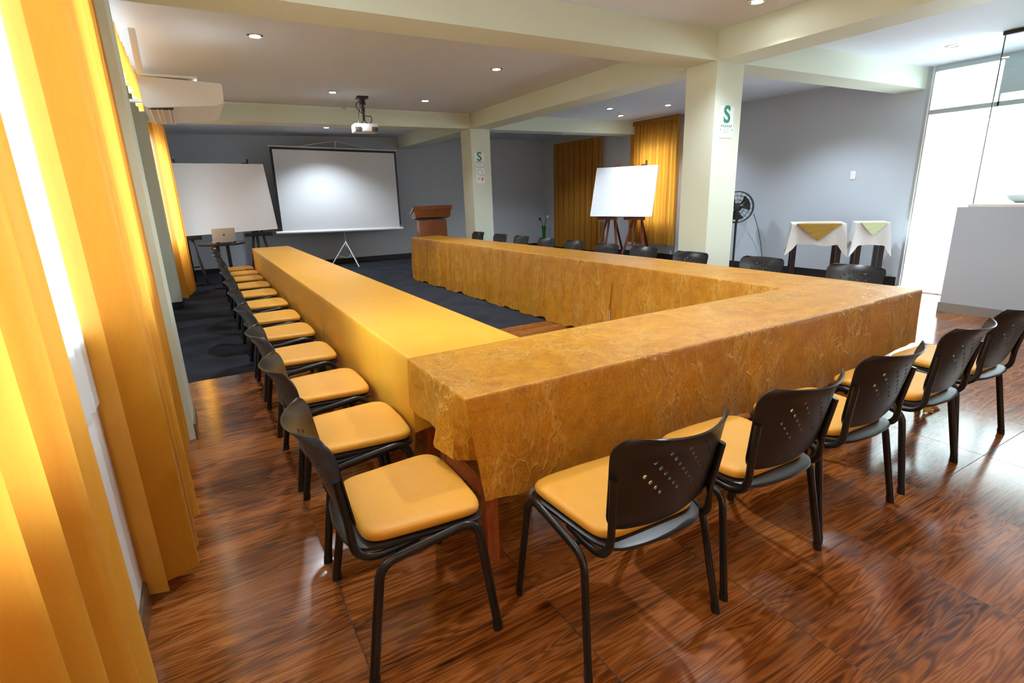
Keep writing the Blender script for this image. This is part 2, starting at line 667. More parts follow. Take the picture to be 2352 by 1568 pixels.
# beams and columns
struct(MB().bb((XL - .12, YC0, ZB), (XR, YC1, ZC)).build('ceiling_beam', M_mint, smooth=0))
struct(MB().bb((-.5, YD0, ZB), (XR, YD1, ZC)).build('ceiling_beam', M_mint, smooth=0))
for y0, y1 in ((YREAR, YC0), (YC1, YD0)):
    struct(MB().bb((XB0, y0, ZB), (XB1, y1, ZC)).build('ceiling_beam', M_mint, smooth=0))
struct(MB().bb((XB0, YD1, ZB), (XB1, back_y(4.6) + .02, ZC)).build('ceiling_beam', M_mint, smooth=0))
struct(MB().bb((XB0, YC0, 0), (XB1, YC1, ZB)).build('column', M_mint, smooth=0))
struct(MB().bb((XB0, YD0, 0), (XB1, YD1, ZB)).build('column', M_mint, smooth=0))
struct(MB().bb((-.55, YC0, 0), (-.216, YC1, ZB)).build('column', M_mint, smooth=0))
struct(MB().bb((-.55, YD0, 0), (-.345, YD1, ZB)).build('column', M_mint, smooth=0))
# skirtings
struct(MB().bb((XL, YREAR, 0), (XL + .012, YC0, .10)).build('baseboard_left', M_kerb, smooth=0))
struct(MB().bb((-.216, YC0, 0), (-.204, YC1, .10)).build('baseboard_column', M_kerb, smooth=0))
struct(MB().bb((-.345, YD0 - .012, 0), (-.333, YD1, .10)).bb((-.5, YD0 - .012, 0), (-.345, YD0, .10)).build('baseboard_column', M_black, smooth=0))
bb = MB().add([(-.5, back_y(-.5) - .014, 0), (XR, back_y(XR) - .014, 0), (XR, back_y(XR) - .014, .11), (-.5, back_y(-.5) - .014, .11),
               (-.5, back_y(-.5), 0), (XR, back_y(XR), 0), (XR, back_y(XR), .11), (-.5, back_y(-.5), .11)],
              [(0, 1, 2, 3), (3, 2, 6, 7), (0, 3, 7, 4), (1, 5, 6, 2)])
struct(bb.build('baseboard_back', M_black, smooth=0))
struct(MB().bb((XR - .014, 3.66, 0), (XR, 12.45, .13)).build('baseboard_right', M_black, smooth=0))

# glazed door in the right wall
d1 = thing('door_1', '', '')
del d1['label'], d1['category']
d1['kind'] = 'structure'
dm = MB()
dm.bb((XR, 3.585, 0), (XR + .09, 3.65, ZC)).bb((XR, 2.40, 0), (XR + .09, 2.45, 2.37)).bb((XR, 2.885, 2.24), (XR + .05, 2.905, ZC))
dm.bb((XR, 2.90, 2.735), (XR + .09, 3.585, ZC)).bb((XR, 2.45, 2.23), (XR + .09, 3.585, 2.285))
dm.build('door_frame', M_alu, d1, smooth=0)
MB().bb((XR - .006, 3.60, 0), (XR, 3.612, ZC)).build('glazing_bead', M_whplast, d1, smooth=0)
MB().bb((XR + .04, 2.92, 2.285), (XR + .046, 3.585, 2.735)).build('transom_pane', M_glass, d1, smooth=0)
MB().bb((XR - .03, 3.13, 2.225), (XR + .0, 3.36, 2.245), .004).build('door_closer', M_alu, d1)
struct(MB().bb((XR - .25, 2.2, 0), (XR + .15, 3.62, .015), .004).build('trim_2', M_granite))

# half wall with a fixed glass screen
HX0, HX1, HY = 7.08, 7.20, 2.63
struct(MB().bb((HX0, YREAR, 0), (HX1, HY, 1.135)).build('wall_half', M_wall, smooth=0))
struct(MB().bb((HX0 - .012, YREAR, 0), (HX0, HY + .012, .10)).bb((HX0, HY, 0), (HX1, HY + .012, .10)).build('baseboard_half', M_greykerb, smooth=0))
g = thing('glass_screen', 'tall clear glass screen standing on the half wall', 'glass screen', (7.15, .3, 1.165))
MB().bb((-.005, -2.4, .0), (.005, 2.22, 1.60)).build('pane', M_glass, g, smooth=0)
MB().bb((-.02, -2.4, 1.60), (.02, 2.24, 1.635), .003).build('top_channel', M_darkmetal, g)
MB().bb((-.007, 2.220, 0), (.007, 2.226, 1.6)).build('edge_seal', M_darkmetal, g)
MB().bb((-.07, -2.45, -.03), (.75, 2.24, 0), .004).build('sill_shelf', M_whplast, g)
bs = thing('wash_basin', 'white oval basin on the white shelf behind the glass screen', 'basin', (7.60, 2.22, 1.166))
MB().lathe([(.10, 0), (.16, .03), (.19, .075), (.185, .08), (.15, .04), (.05, .02), (.0, .018)], n=28).build('bowl', M_whplast, bs)
fc = thing('faucet', 'small chrome tap beside the basin behind the glass screen', 'tap', (7.52, 1.90, 1.166))
MB().lathe([(.03, 0), (.03, .01), (.016, .02), (.014, .14), (.0, .15)], n=14).build('body', M_steel, fc)
MB().tube(bez((0, 0, .13), (0, .03, .20), (.02, .10, .15), 8), .009, 8).build('spout', M_steel, fc)
MB().bar((0, 0, .145), (.05, -.01, .17), .014, .008).build('lever', M_steel, fc)

# what shows beyond the glass: terrace with a painted canopy
struct(MB().bb((XR + .12, YREAR - 1, -.12), (13.5, 7.0, -.005)).build('ground_outside', M_tan, smooth=0))
struct(MB().bb((9.7, 3.7, 2.90), (11.4, 6.6, 3.02)).build('ceiling_outside', M_white, smooth=0))
struct(MB().bb((11.1, 3.7, 2.36), (11.4, 6.6, 2.90)).bb((11.1, 4.45, 0), (11.4, 4.7, 2.36)).build('wall_outside', M_mint, smooth=0))

# ------------------------------------------------------------------ downlights
dl_lab = {}


def downlight(x, y, label, lit=True, power=1.0, tilt=(0, 0), r=.052):
    t = thing('downlight', label, 'ceiling light', (x, y, ZC), 0, 'recessed spots in the ceiling')
    MB().lathe([(r + .016, 0), (r + .018, -.004), (r + .004, -.009), (r, -.006), (r, -.0), (r - .004, -.0)], n=28).build('trim_ring', M_steel if lit else M_whplast, t)
    MB().lathe([(r * .8, 0), (r * .8, -.005), (0, -.0055)], n=20).build('lamp', M_lamp if lit else M_lampoff, t)
    if lit:
        L = bpy.data.lights.new('spot', 'SPOT')
        L.energy = SPOT_W * power
        L.color = (.83, .925, 1.0)
        L.spot_size = radians(125)
        L.spot_blend = .7
        L.shadow_soft_size = .045
        o = bpy.data.objects.new('spot', L)
        C.objects.link(o)
        o.parent = t
        o.location = (0, 0, -.02)
        o.rotation_euler = (tilt[0], tilt[1], 0)
    return t


downlight(.70, 5.44, 'round lit spot in the ceiling just past the near beam on the curtain side')
downlight(3.23, 5.76, 'round lit spot in the ceiling right of the projector, nearer the camera')
downlight(1.84, 7.71, 'round lit spot in the ceiling just left of the projector mount')
downlight(3.22, 7.93, 'round lit spot in the ceiling between the projector and the far column', power=.7)
downlight(4.03, 3.02, 'round lit spot before the near beam, cut by the photo top')
downlight(5.71, 3.0, 'round lit spot in the ceiling between the long beam and the glass door', power=.8)
downlight(7.3, 3.02, 'unlit white round spot in the ceiling in front of the glass door', lit=False)
downlight(6.5, 7.64, 'round lit spot above the right whiteboard, left one of the nearer two')
downlight(7.25, 7.02, 'round lit spot nearest the tall near column, above the right curtain')
downlight(7.29, 8.25, 'round lit spot above the right whiteboard, lowest of the three there')
downlight(7.1, 4.5, 'added ceiling spot above the side tables, unseen behind the cross beam', power=1.3)  # unseen spot added to brighten the grey wall and side tables
downlight(6.6, 10.2, 'added ceiling spot before the corner curtain, unseen behind the far beam', power=1.0)  # unseen spot added to lighten the corner curtain
downlight(2.5, 11.3, 'round spot in the far ceiling directly above the projection screen', power=1.5)

for x_, y_, l_ in ((2.45, 1.9, 'added unseen ceiling spot over the middle of the near table'), (.85, 2.95, 'added unseen ceiling spot over the curtain side table'), (.95, .35, 'added unseen ceiling spot over the camera side floor, near the curtains'),
                   (2.5, .35, 'added unseen ceiling spot over the floor before the near table'), (4.05, .35, 'added unseen ceiling spot by the long beam on the camera side'), (5.9, .35, 'added unseen ceiling spot before the half wall on the camera side')):
    downlight(x_, y_, l_, power=(.75 if y_ > 2 else .9 if y_ > 1 else .08))  # unseen spots, added to raise the light on the near tables and floor

# ------------------------------------------------------------------ chairs
RT = .011


def chair_parts():
    root = thing('conference_chair', '', 'chair')
    # yellow cushion
    W0_, W1_, D0, D1 = .195, .230, -.185, .198

    def out(u, t):   # plan outline of the seat, 0..1 round it
        return None

    def seat_pt(a, k):
        # superellipse outline in the unit square, then mapped to a tapered seat
        c_, s_ = cos(a), sin(a)
        e = 2 / 7.0
        x = abs(c_) ** e * (1 if c_ >= 0 else -1) * k
        y = abs(s_) ** e * (1 if s_ >= 0 else -1) * k
        t = (y + 1) / 2
        w = W0_ + (W1_ - W0_) * t
        return x * w, D0 + (D1 - D0) * t
    m = MB()
    n = 48
    prof = [(.0, .459), (.4, .459), (.75, .4585), (.92, .457), (.975, .453), (.997, .446), (1.0, .438), (.99, .428), (.97, .424), (0, .424)]
    vs_ = []
    for k, z in prof:
        for j in range(n):
            x, y = seat_pt(2 * pi * j / n, max(k, .001))
            zz = z - .008 * max(0, (y - .12) / .09) ** 2 + .003 * (abs(x) / .2) ** 2
            y += .018 * (1 - (x / .23) ** 2) * (1 if y > .1 else 0) * max(0, (y - .1) / .11)
            if k < .9:
                zz -= .004 * (1 - k)
            vs_.append((x, y, zz))
    fs = []
    for i in range(len(prof) - 1):
        for j in range(n):
            a, b = i * n + j, i * n + (j + 1) % n
            fs.append((a, b, b + n, a + n))
    m.add(vs_, fs)
    m.build('seat', M_seat, root, 50)
    # plastic pan under the cushion with a rear lip
    m = MB()
    prof = [(0, .423), (1.0, .424), (1.045, .421), (1.05, .412), (1.0, .402), (.5, .396), (0, .396)]
    vs_ = []
    for k, z in prof:
        for j in range(n):
            x, y = seat_pt(2 * pi * j / n, max(k, .001))
            if y < -.10:
                y -= .05 * ((-y - .10) / .1) * (1 - (x / .25) ** 2)
            zz = z - .014 * max(0, (y - .13) / .09)
            vs_.append((x, y, zz))
    m.add(vs_, [(i * n + j, i * n + (j + 1) % n, (i + 1) * n + (j + 1) % n, (i + 1) * n + j) for i in range(len(prof) - 1) for j in range(n)])
    m.build('seat_shell', M_plast, root, 45)
    # perforated back
    NU, NV = 40, 28

    def back(u, v):     # u -1..1, v 0..1
        hw = .200 + .026 * v
        rr = .30
        if v > 1 - rr * .55:
            t = (v - (1 - rr * .55)) / (rr * .55)
            hw -= .055 * (1 - sqrt(max(0, 1 - t * t * .97)))
        if v < .22:
            t = (.22 - v) / .22
            hw -= .085 * (1 - sqrt(max(0, 1 - t * t * .96)))
        x = u * hw
        yy = -.200 - .048 * v - .072 * (1 - u * u) * (.30 + .70 * v) - .024 * max(0, (v - .78) / .22) ** 2
        z = .466 + .334 * v - .010 * (1 - u * u) * v
        return Vector((x, yy, z))
    holes = {(cx, cy) for cx in range(4, 16) for cy in range(5, 12) if (cx + cy) % 3 == 0 and not (cy in (5, 11) and cx in (4, 15))}
    m = MB()
    vid = {}

    def vert(i, j):
        if (i, j) not in vid:
            vid[(i, j)] = len(m.v)
            m.v.append(tuple(back(-1 + 2 * i / NU, j / NV)))
        return vid[(i, j)]
    for ci in range(NU // 2):
        for cj in range(NV // 2):
            i, j = ci * 2, cj * 2
            ringi = [(i, j), (i + 1, j), (i + 2, j), (i + 2, j + 1), (i + 2, j + 2), (i + 1, j + 2), (i, j + 2), (i, j + 1)]
            if (ci, cj) in holes:
                ids = [vert(*q) for q in ringi]
                inn = []
                for k in range(8):
                    a = -3 * pi / 4 + k * pi / 4
                    inn.append(len(m.v))
                    m.v.append(tuple(back(-1 + 2 * (i + 1 + .64 * cos(a)) / NU, (j + 1 + .62 * sin(a)) / NV)))
                for k in range(8):
                    m.f.append((ids[k], ids[(k + 1) % 8], inn[(k + 1) % 8], inn[k]))
            else:
                for a in (0, 1):
                    for b in (0, 1):
                        m.f.append((vert(i + a, j + b), vert(i + a + 1, j + b), vert(i + a + 1, j + b + 1), vert(i + a, j + b + 1)))
    m.build('backrest', M_plast, root, 50, solid=.006)
    for s in (-1, 1):
        # front leg: foot, straight up, bend into the rail under the seat
        e = .243
        f = (s * .272, .205, .012)
        pts = ln(f, (s * (e + .006), .165, .375), 5) + bez((s * (e + .006), .165, .375), (s * e, .155, .418), (s * e, .105, .418), 6)[1:] + ln((s * e, .105, .418), (s * e, -.02, .402), 2)[1:]
        lg = MB().tube(pts, .0105, 10, r2_=.0155, upv=(1, 0, 0)).build('leg', M_frame, root, 50)
        MB().tube(ln((f[0], f[1], 0.0), (f[0] - s * .002, f[1] - .003, .03), 1), .0125, 10, r2_=.0175, upv=(1, 0, 0)).build('foot_cap', M_plast, lg, 50)
        f = (s * .272, -.22, .012)
        pts = ln(f, (s * (e + .004), -.165, .335), 5) + bez((s * (e + .004), -.165, .335), (s * e, -.158, .385), (s * e, -.10, .392), 6)[1:] + ln((s * e, -.10, .392), (s * e, -.02, .402), 2)[1:]
        lg = MB().tube(pts, .0105, 10, r2_=.0155, upv=(1, 0, 0)).build('leg', M_frame, root, 50)
        MB().tube(ln((f[0], f[1], 0.0), (f[0] - s * .002, f[1] + .004, .03), 1), .0125, 10, r2_=.0175, upv=(1, 0, 0)).build('foot_cap', M_plast, lg, 50)
        # back support: from under the seat, round and up the side of the back
        b0 = Vector((s * .205, -.02, .400))
        p1 = back(s * .97, .16) + Vector((0, -.012, 0))
        p2 = back(s * .97, .62) + Vector((0, -.010, 0))
        pts = ln(b0, (s * .206, -.12, .392), 3) + bez((s * .206, -.12, .392), (s * .206, -.222, .385), p1 + Vector((0, .002, -.05)), 7)[1:] + ln(p1 + Vector((0, .002, -.05)), p1, 1)[1:] + ln(p1, p2, 3)[1:]
        MB().tube(pts, .0095, 10, r2_=.0135, upv=(1, 0, 0)).build('back_support', M_frame, root, 50)
    for y, z in ((.10, .400), (-.09, .384)):
        MB().tube(ln((-.243, y, z), (.243, y, z), 3), .009, 8).build('crossbar', M_frame, root, 50)
    return root


CH = chair_parts()
index_kids(CH)
CH_used = [False]


def place_chair(x, y, rz, label, group):
    if CH_used[0]:
        c = copy_tree(CH)
    else:
        c = CH
        CH_used[0] = True
    c.location = (x, y, 0)
    c.rotation_euler = (0, 0, rz)
    c['label'] = label
    c['group'] = group
    return c


ORD = ['nearest', 'second', 'third', 'fourth', 'fifth', 'sixth', 'seventh', 'eighth', 'ninth', 'tenth', 'eleventh', 'farthest']
left_y = [1.592, 2.255, 2.905, 3.655, 4.385, 5.045, 5.80, 6.56, 7.28, 8.0, 8.65, 9.33]
for i, y in enumerate(left_y):
    o_ = ORD[i]
    txt = ('nearest chair of the row along the curtain side, at the table corner' if i == 0 else
           'farthest chair of the row along the curtain side, by the laptop table' if i == 11 else
           f'{o_} chair from the camera in the row along the curtain side')
    place_chair(.470 + random.uniform(-.008, .002), y, -pi / 2 + random.uniform(-.025, .025), txt, 'yellow seated chairs along the curtain side table')
front_x = [1.075, 1.690, 2.283, 2.937, 3.545]
front_lab = ['chair in front of the near table, leftmost of five, beside the table corner', 'chair in front of the near table, second of five from the left',
             'chair in front of the near table, middle one of five', 'chair in front of the near table, fourth of five from the left',
             'chair in front of the near table, rightmost of five, cut by the photo edge']
front_y = [1.205, 1.21, 1.22, 1.222, 1.235]
for i, x in enumerate(front_x):
    place_chair(x, front_y[i], random.uniform(-.02, .03) - .02, 'black ' + front_lab[i], 'yellow seated chairs in front of the near table')
right = [(4.085, 8.62), (4.07, 7.78), (4.08, 7.13), (4.085, 6.44), (4.07, 5.76), (4.06, 5.08), (4.10, 4.49), (4.045, 3.76), (4.13, 3.02), (4.15, 2.22)]
rl = ['at the far column', 'second from the far column', 'third from the far column', 'in front of the green vase', 'sixth from the glass door side',
      'fifth from the glass door side', 'in front of the right whiteboard easel', 'in front of the tall near column', 'in front of the standing fan', 'nearest the glass door']
for (x, y), t in zip(right, rl):
    place_chair(x, y, pi / 2 + random.uniform(-.03, .03), 'black chair behind the far long table, ' + t, 'chairs behind the long table on the column side')

# ------------------------------------------------------------------ tables and cloths


def table(x0, x1, y0, y1, h, label, skew=None, legs=True):
    cx, cy = (x0 + x1) / 2, (y0 + y1) / 2
    t = thing('trestle_table', label, 'table', (cx, cy, 0), 0, 'wooden tables under the yellow cloths')
    a, b = (x1 - x0) / 2, (y1 - y0) / 2
    MB().bb((-a, -b, h - .03), (a, b, h), .003).build('tabletop', M_tleg, t)
    for sx in (-1, 1):
        for sy in (-1, 1):
            MB().bar((sx * (a - .07), sy * (b - .05), 0), (sx * (a - .09), sy * (b - .07), h - .03), .05, .05, (1, 0, 0)).build('leg', M_tleg, t)
    MB().bb((-a + .06, -b + .05, h - .11), (a - .06, -b + .075, h - .03)).bb((-a + .06, b - .075, h - .11), (a - .06, b - .05, h - .03)).build('apron', M_tleg, t)
    for sx in (-1, 1):
        MB().bar((sx * (a - .075), -b + .06, .30), (sx * (a - .075), b - .06, .30), .03, .05).build('stretcher', M_tleg, t)
    return t


ZT = .742
table(.74, 3.28, 1.585, 2.10, ZT, 'orange brown wooden table under the gold cloth at the near end')
table(.725, 1.255, 2.15, 4.04, ZT, 'wooden table under the nearer yellow cloth of the curtain side arm')
table(.725, 1.225, 4.11, 9.20, ZT, 'wooden table under the farther yellow cloth of the curtain side arm')
table(3.40, 3.86, 1.625, 3.86, ZT, 'wooden table under the nearer gold cloth of the column side arm')
table(3.43, 3.77, 3.94, 9.08, ZT, 'wooden table under the farther gold cloth of the column side arm')


def cloth(name, corners, z, hem, amp, m, label, cat='tablecloth', group='yellow cloths on the meeting tables', freq=22, step=.022, seed=0, extra=None, rows=16, hemw=.012):
    """corners CCW; hem(side, t, s) gives the height of the hem there; amp per side is how deep the folds hang."""
    rnd = random.Random(seed)
    ph = [rnd.uniform(0, 6.28) for _ in range(8)]
    P, Nn, info = [], [], []
    n = len(corners)
    tot = 0
    for i in range(n):
        a, b = Vector(corners[i]), Vector(corners[(i + 1) % n])
        L = (b - a).length
        d = (b - a) / L
        nm = Vector((d.y, -d.x))
        pa = (Vector(corners[i]) - Vector(corners[i - 1])).normalized()
        pn = (Vector(corners[(i + 2) % n]) - b).normalized()
        nprev = Vector((pa.y, -pa.x))
        nnext = Vector((pn.y, -pn.x))
        k = max(2, int(L / step))
        for q in range(k):
            t = q / k
            s = t * L
            rr = .03
            w = 0
            nn = nm.copy()
            if s < rr:
                nn = nm.lerp((nm + nprev).normalized(), 1 - s / rr).normalized()
            elif L - s < rr:
                nn = nm.lerp((nm + nnext).normalized(), 1 - (L - s) / rr).normalized()
            P.append(a + d * s)
            Nn.append(nn)
            info.append((i, t, tot + s, s, L - s))
        tot += L
    N = len(P)
    mb = MB()
    prof = [(-.010, 0.0), (-.003, -.0008), (.001, -.004), (.003, -.010)]
    nr = rows
    ring = []
    for p, nn in zip(P, Nn):
        ring.append(len(mb.v))
        mb.v.append((p.x + nn.x * prof[0][0], p.y + nn.y * prof[0][0], z))
    mb.f.append(tuple(ring))
    allr = [ring]
    for o_, dz in prof[1:]:
        r = []
        for p, nn in zip(P, Nn):
            r.append(len(mb.v))
            mb.v.append((p.x + nn.x * o_, p.y + nn.y * o_, z + dz))
        allr.append(r)
    for j in range(1, nr + 1):
        r = []
        for (p, nn, inf) in zip(P, Nn, info):
            side, t, s, ds, de = inf
            h = hem(side, t, s)
            h += hemw * (sin(s * 9 + ph[5]) + .6 * sin(s * 23 + ph[6])) * (1 if z - h > .1 else 0)
            drop = (z - .010) - max(h, .004)
            q = j / nr
            dep = drop * q
            A = amp[side]
            g = min(1, dep / .5)
            wv = .50 * sin(s * freq + ph[0] + 1.2 * sin(s * 1.7 + ph[4])) + .32 * sin(s * freq * 1.73 + ph[1]) + .25 * sin(s * freq * .41 + ph[2]) + .16 * sin(s * freq * 3.1 + ph[3] + dep * 3)
            off = .004 + A * g * (.75 + wv) + min(.018, 1.2 * A) * g
            ex = Vector((0, 0, 0))
            if extra is not None:
                e = extra(side, t, s, ds, de, dep, drop)
                if e is not None:
                    ex = Vector(e)
            r.append(len(mb.v))
            mb.v.append((p.x + nn.x * off + ex.x, p.y + nn.y * off + ex.y, z - .010 - dep + ex.z))
        allr.append(r)
    for a, b in zip(allr[:-1], allr[1:]):
        for i in range(N):
            k = (i + 1) % N
            mb.f.append((a[i], a[k], b[k], b[i]))
    cx = sum(c[0] for c in corners) / n
    cy = sum(c[1] for c in corners) / n
    o = mb.build(name, m, None, 55, origin=(cx, cy, 0))
    return tag(o, label, cat, group)


ZCL = .750
# gold organza over the near table: sides 0 = front (y min), 1 = right, 2 = back, 3 = left end


def hem_front(side, t, s):
    if side == 0:
        return .335 - .02 * t
    if side == 1:
        return .70
    if side == 2:
        return .45
    # left end: from the back corner (t=0) to the front corner (t=1)
    if t < .55:
        return .53 + .04 * t
    return .55 - .13 * max(0, (t - .60) / .40)


def front_extra(side, t, s, ds, de, dep, drop):
    k = dep / .42
    if side == 0 and ds < .10:      # front panel swings in towards the right at its loose end
        w = 1 - ds / .10
        return (.075 * k * w, .012 * k * w, 0)
    if side == 3:
        d = de                      # distance to the front corner
        if d < .07:
            w = 1 - d / .07
            return (.15 * k * (1 - abs(2 * w - 1)) + .06 * k * w, .05 * k, 0)
        if d < .26:
            w = 1 - abs((d - .165) / .095)
            return (-.085 * k * w, .05 * k * w, 0)
    return None


cloth('tablecloth', [(.70, 1.55), (3.335, 1.55), (3.335, 2.13), (.70, 2.13)], ZCL + .003, hem_front, [.014, 0, .004, .010], M_organza,
      'crinkled gold organza cloth over the table across the near end', freq=15, seed=3, extra=front_extra, rows=20)
cloth('tablecloth', [(.710, 2.136), (1.275, 2.136), (1.262, 4.075), (.712, 4.075)], ZCL,
      lambda sd, t, s: (.40 if sd == 0 else .28 if sd == 3 else .05 if sd == 1 else .70), [.003, .012, 0, .004], M_satin,
      'bright yellow satin cloth on the nearer half of the curtain side table', freq=24, seed=5)
cloth('tablecloth', [(.712, 4.078), (1.262, 4.078), (1.232, 9.25), (.705, 9.25)], ZCL,
      lambda sd, t, s: (.70 if sd == 0 else .28 if sd == 3 else .05), [0, .012, .012, .004], M_satin,
      'yellow satin cloth on the farther half of the curtain side table', freq=24, seed=9)
cloth('tablecloth', [(3.345, 1.575), (3.955, 1.575), (3.985, 3.895), (3.385, 3.895)], ZCL,
      lambda sd, t, s: (.39 if sd == 0 else .56 if sd == 1 else .70 if sd == 2 else .02), [.014, .004, 0, .014], M_organza,
      'gold organza cloth on the nearer half of the column side table', freq=20, seed=11)
cloth('tablecloth', [(3.385, 3.898), (3.985, 3.898), (3.80, 9.18), (3.285, 9.18)], ZCL,
      lambda sd, t, s: (.70 if sd == 0 else .56 if sd == 1 else .01), [0, .004, .02, .020], M_organza,
      'gold organza cloth on the farther half of the column side table', freq=20, seed=14, hemw=.016)
# knotted end of the sheer overlay, hanging to the floor at the column side table
kt = thing('sheer_overlay', 'sheer gold overlay end knotted near the floor at the near right table corner', 'tablecloth', (3.86, 1.50, 0))


def drape(u, v):
    a = (u - .5)
    w = .10 * (1 - v) ** .7 + .03
    return Vector((a * 2 * w, -.02 + .035 * sin(u * 16) * (1 - v * .5) - .06 * v, .40 - .30 * v))


MB().grid(drape, 30, 12).build('hanging_end', M_organza, kt, 60)
MB().lathe([(0, -.032), (.022, -.028), (.035, -.01), (.035, .012), (.02, .03), (0, .034)], (0, -.085, .095), 14, (.6, .2, .5)).build('knot', M_organza, kt, 60)
MB().grid(lambda u, v: Vector(((u - .5) * (.04 + .16 * v), -.085 + .02 * sin(u * 14) * v - .05 * v, .085 - .08 * v)), 20, 6).build('tail', M_organza, kt, 60)

# ------------------------------------------------------------------ curtains


def curtain(name, path, z0, z1, amp, folds, m, label, group=None, head=False, seed=0, swing=.0, nz=14, per=14):
    """path: plan polyline; the sheet zig-zags across it in soft folds."""
    rnd = random.Random(seed)
    pts = [Vector(p) for p in path]
    seg = [0]
    for a, b in zip(pts[:-1], pts[1:]):
        seg.append(seg[-1] + (b - a).length)
    L = seg[-1]

    def at(s):
        for i in range(len(seg) - 1):
            if s <= seg[i + 1] or i == len(seg) - 2:
                t = (s - seg[i]) / max(1e-6, seg[i + 1] - seg[i])
                d = (pts[i + 1] - pts[i]).normalized()
                return pts[i].lerp(pts[i + 1], t), Vector((-d.y, d.x))
    n = folds * per
    pj = [rnd.uniform(-.5, .5) for _ in range(folds + 2)]
    aj = [rnd.uniform(.75, 1.2) for _ in range(folds + 2)]
    mb = MB()

    def fn(u, v):
        s = u * L
        p, nm = at(s)
        k = u * folds
        i = int(k)
        ph = 2 * pi * k + .6 * sin(3.1 * k + pj[0] * 6) + (1 - v) * .8 * sin(1.7 * k + pj[1] * 6)
        A = amp * (aj[i] * (1 - (k - i)) + aj[i + 1] * (k - i))
        A *= (.75 + .25 * (1 - v))
        w = sin(ph)
        tgt = .35 * amp * cos(ph * .5 + 1)
        off = A * w + tgt
        zz = z0 + (z1 - z0) * v
        if v == 0:
            zz += .006 * sin(ph * .7)
        q = p + nm * off
        return Vector((q.x, q.y, zz))
    mb.grid(fn, n, nz)
    c = pts[0].lerp(pts[-1], .5)
    o = mb.build(name, m, None, 70, origin=(c.x, c.y, z0))
    tag(o, label, 'curtain', group)
    if head:
        def hf(u, v):
            p, nm = at(u * L)
            return Vector((p.x - c.x + nm.x * amp * 1.1, p.y - c.y + nm.y * amp * 1.1, (z1 - z0) - .085 + .085 * v))
        MB().grid(hf, 30, 2).build('heading_tape', m, o, 60, solid=.004)
    return o


CG = 'amber curtains on the left windows'
curtain('curtain', [(-.29, 1.275), (-.29, .38)], .03, 2.62, .052, 6, M_curt, 'amber satin curtain nearest the camera at the photo left edge', CG, seed=2)
curtain('curtain', [(-.285, -.78), (-.285, -1.95)], .03, 2.62, .042, 9, M_curt3, 'long thin orange curtain on the added unseen window behind the camera', CG, seed=41)  # unseen curtain added to throw warm light on beams and column
curtain('curtain', [(-.28, 2.60), (-.275, 2.08)], .045, 2.62, .075, 3, M_curt, 'glowing amber curtain bunched at the middle of the left window', CG, seed=5)
curtain('curtain', [(-.285, 3.56), (-.29, 3.12)], .045, 2.62, .045, 4, M_curt, 'amber curtain bunched against the left column', CG, seed=8)
curtain('curtain', [(-.285, 7.15), (-.285, 5.0)], 2.38, 2.71, .02, 12, M_curt, 'short orange curtain high on the wall behind the air conditioner', CG, seed=12)
curtain('curtain', [(-.20, 10.35), (-.32, 9.50)], .05, 2.62, .05, 5, M_curt, 'narrow amber curtain beside the left whiteboard', CG, seed=16)
M_voile = cloth_mat('white voile', (.85, .86, .88), (.9, .91, .93), .6, .04, .6, .2)
curtain('sheer_curtain', [(-.371, 2.42), (-.371, 1.10)], .80, 2.62, .004, 14, M_voile, 'white sheer curtain glowing between the two near amber curtains', seed=30)
rod = MB().tube([(-.30, -1.95, 2.64), (-.30, 3.6, 2.64)], .012, 8).build('curtain_rod', M_alu, None, 50, origin=(-.30, .8, 2.64))
tag(rod, 'thin metal rod along the top of the left window curtains', 'curtain rod')
curtain('curtain', [(8.22, 7.64), (8.22, 8.98)], .33, 2.785, .048, 14, M_curt2, 'pleated ochre curtain behind the right whiteboard', 'ochre curtains on the right wall', head=True, seed=21)
curtain('curtain', [(8.24, 9.95), (8.24, 11.9)], .05, 2.62, .045, 17, M_curt2, 'dark ochre curtain in the far right corner', 'ochre curtains on the right wall', seed=23)
tag(MB().bb((8.15, 7.58, 2.785), (8.27, 9.0, 2.80)).build('curtain_rail', M_whplast, None, 0, origin=(8.21, 8.29, 2.79)), 'white ceiling rail above the pleated ochre curtain', 'curtain rail')

# ------------------------------------------------------------------ air conditioner
ac = thing('air_conditioner', 'white ceiling type air conditioner beside the left column', 'air conditioner', (-.20, 5.25, 2.165))
poly = [(0, .012), (.03, 0), (.50, .035), (.565, .06), (.572, .19), (.56, .205), (.0, .225)]
XF = Matrix(((1, 0, 0), (0, 0, 1), (0, 1, 0)))
MB().prism(poly, 0, .98, XF).build('body', M_whplast, ac, 40)
MB().bb((.03, -.012, .225), (.40, .85, .243), .004).build('mounting_rail', M_whplast, ac)
MB().bb((-.30, .55, .12), (.01, .60, .14)).build('wall_bracket', M_alu, ac, 0)
vm = MB().bb((.03, .04, -.003), (.20, .94, .016))
gl = MB()
for k in range(26):
    y = .07 + k * .033
    gl.bb((.03, y, -.008), (.20, y + .010, -.002))
for x in (.035, .085, .115, .165, .19):
    gl.bb((x, .04, -.009), (x + .008, .945, -.002))
vm.build('intake_vent', M_vent, ac, 0)
g_ = gl.build('grille', M_whplast, ac, 0)
MB().bb((.0, .03, .235), (.045, .10, .56), .006).build('pipe_cover', M_whplast, ac)

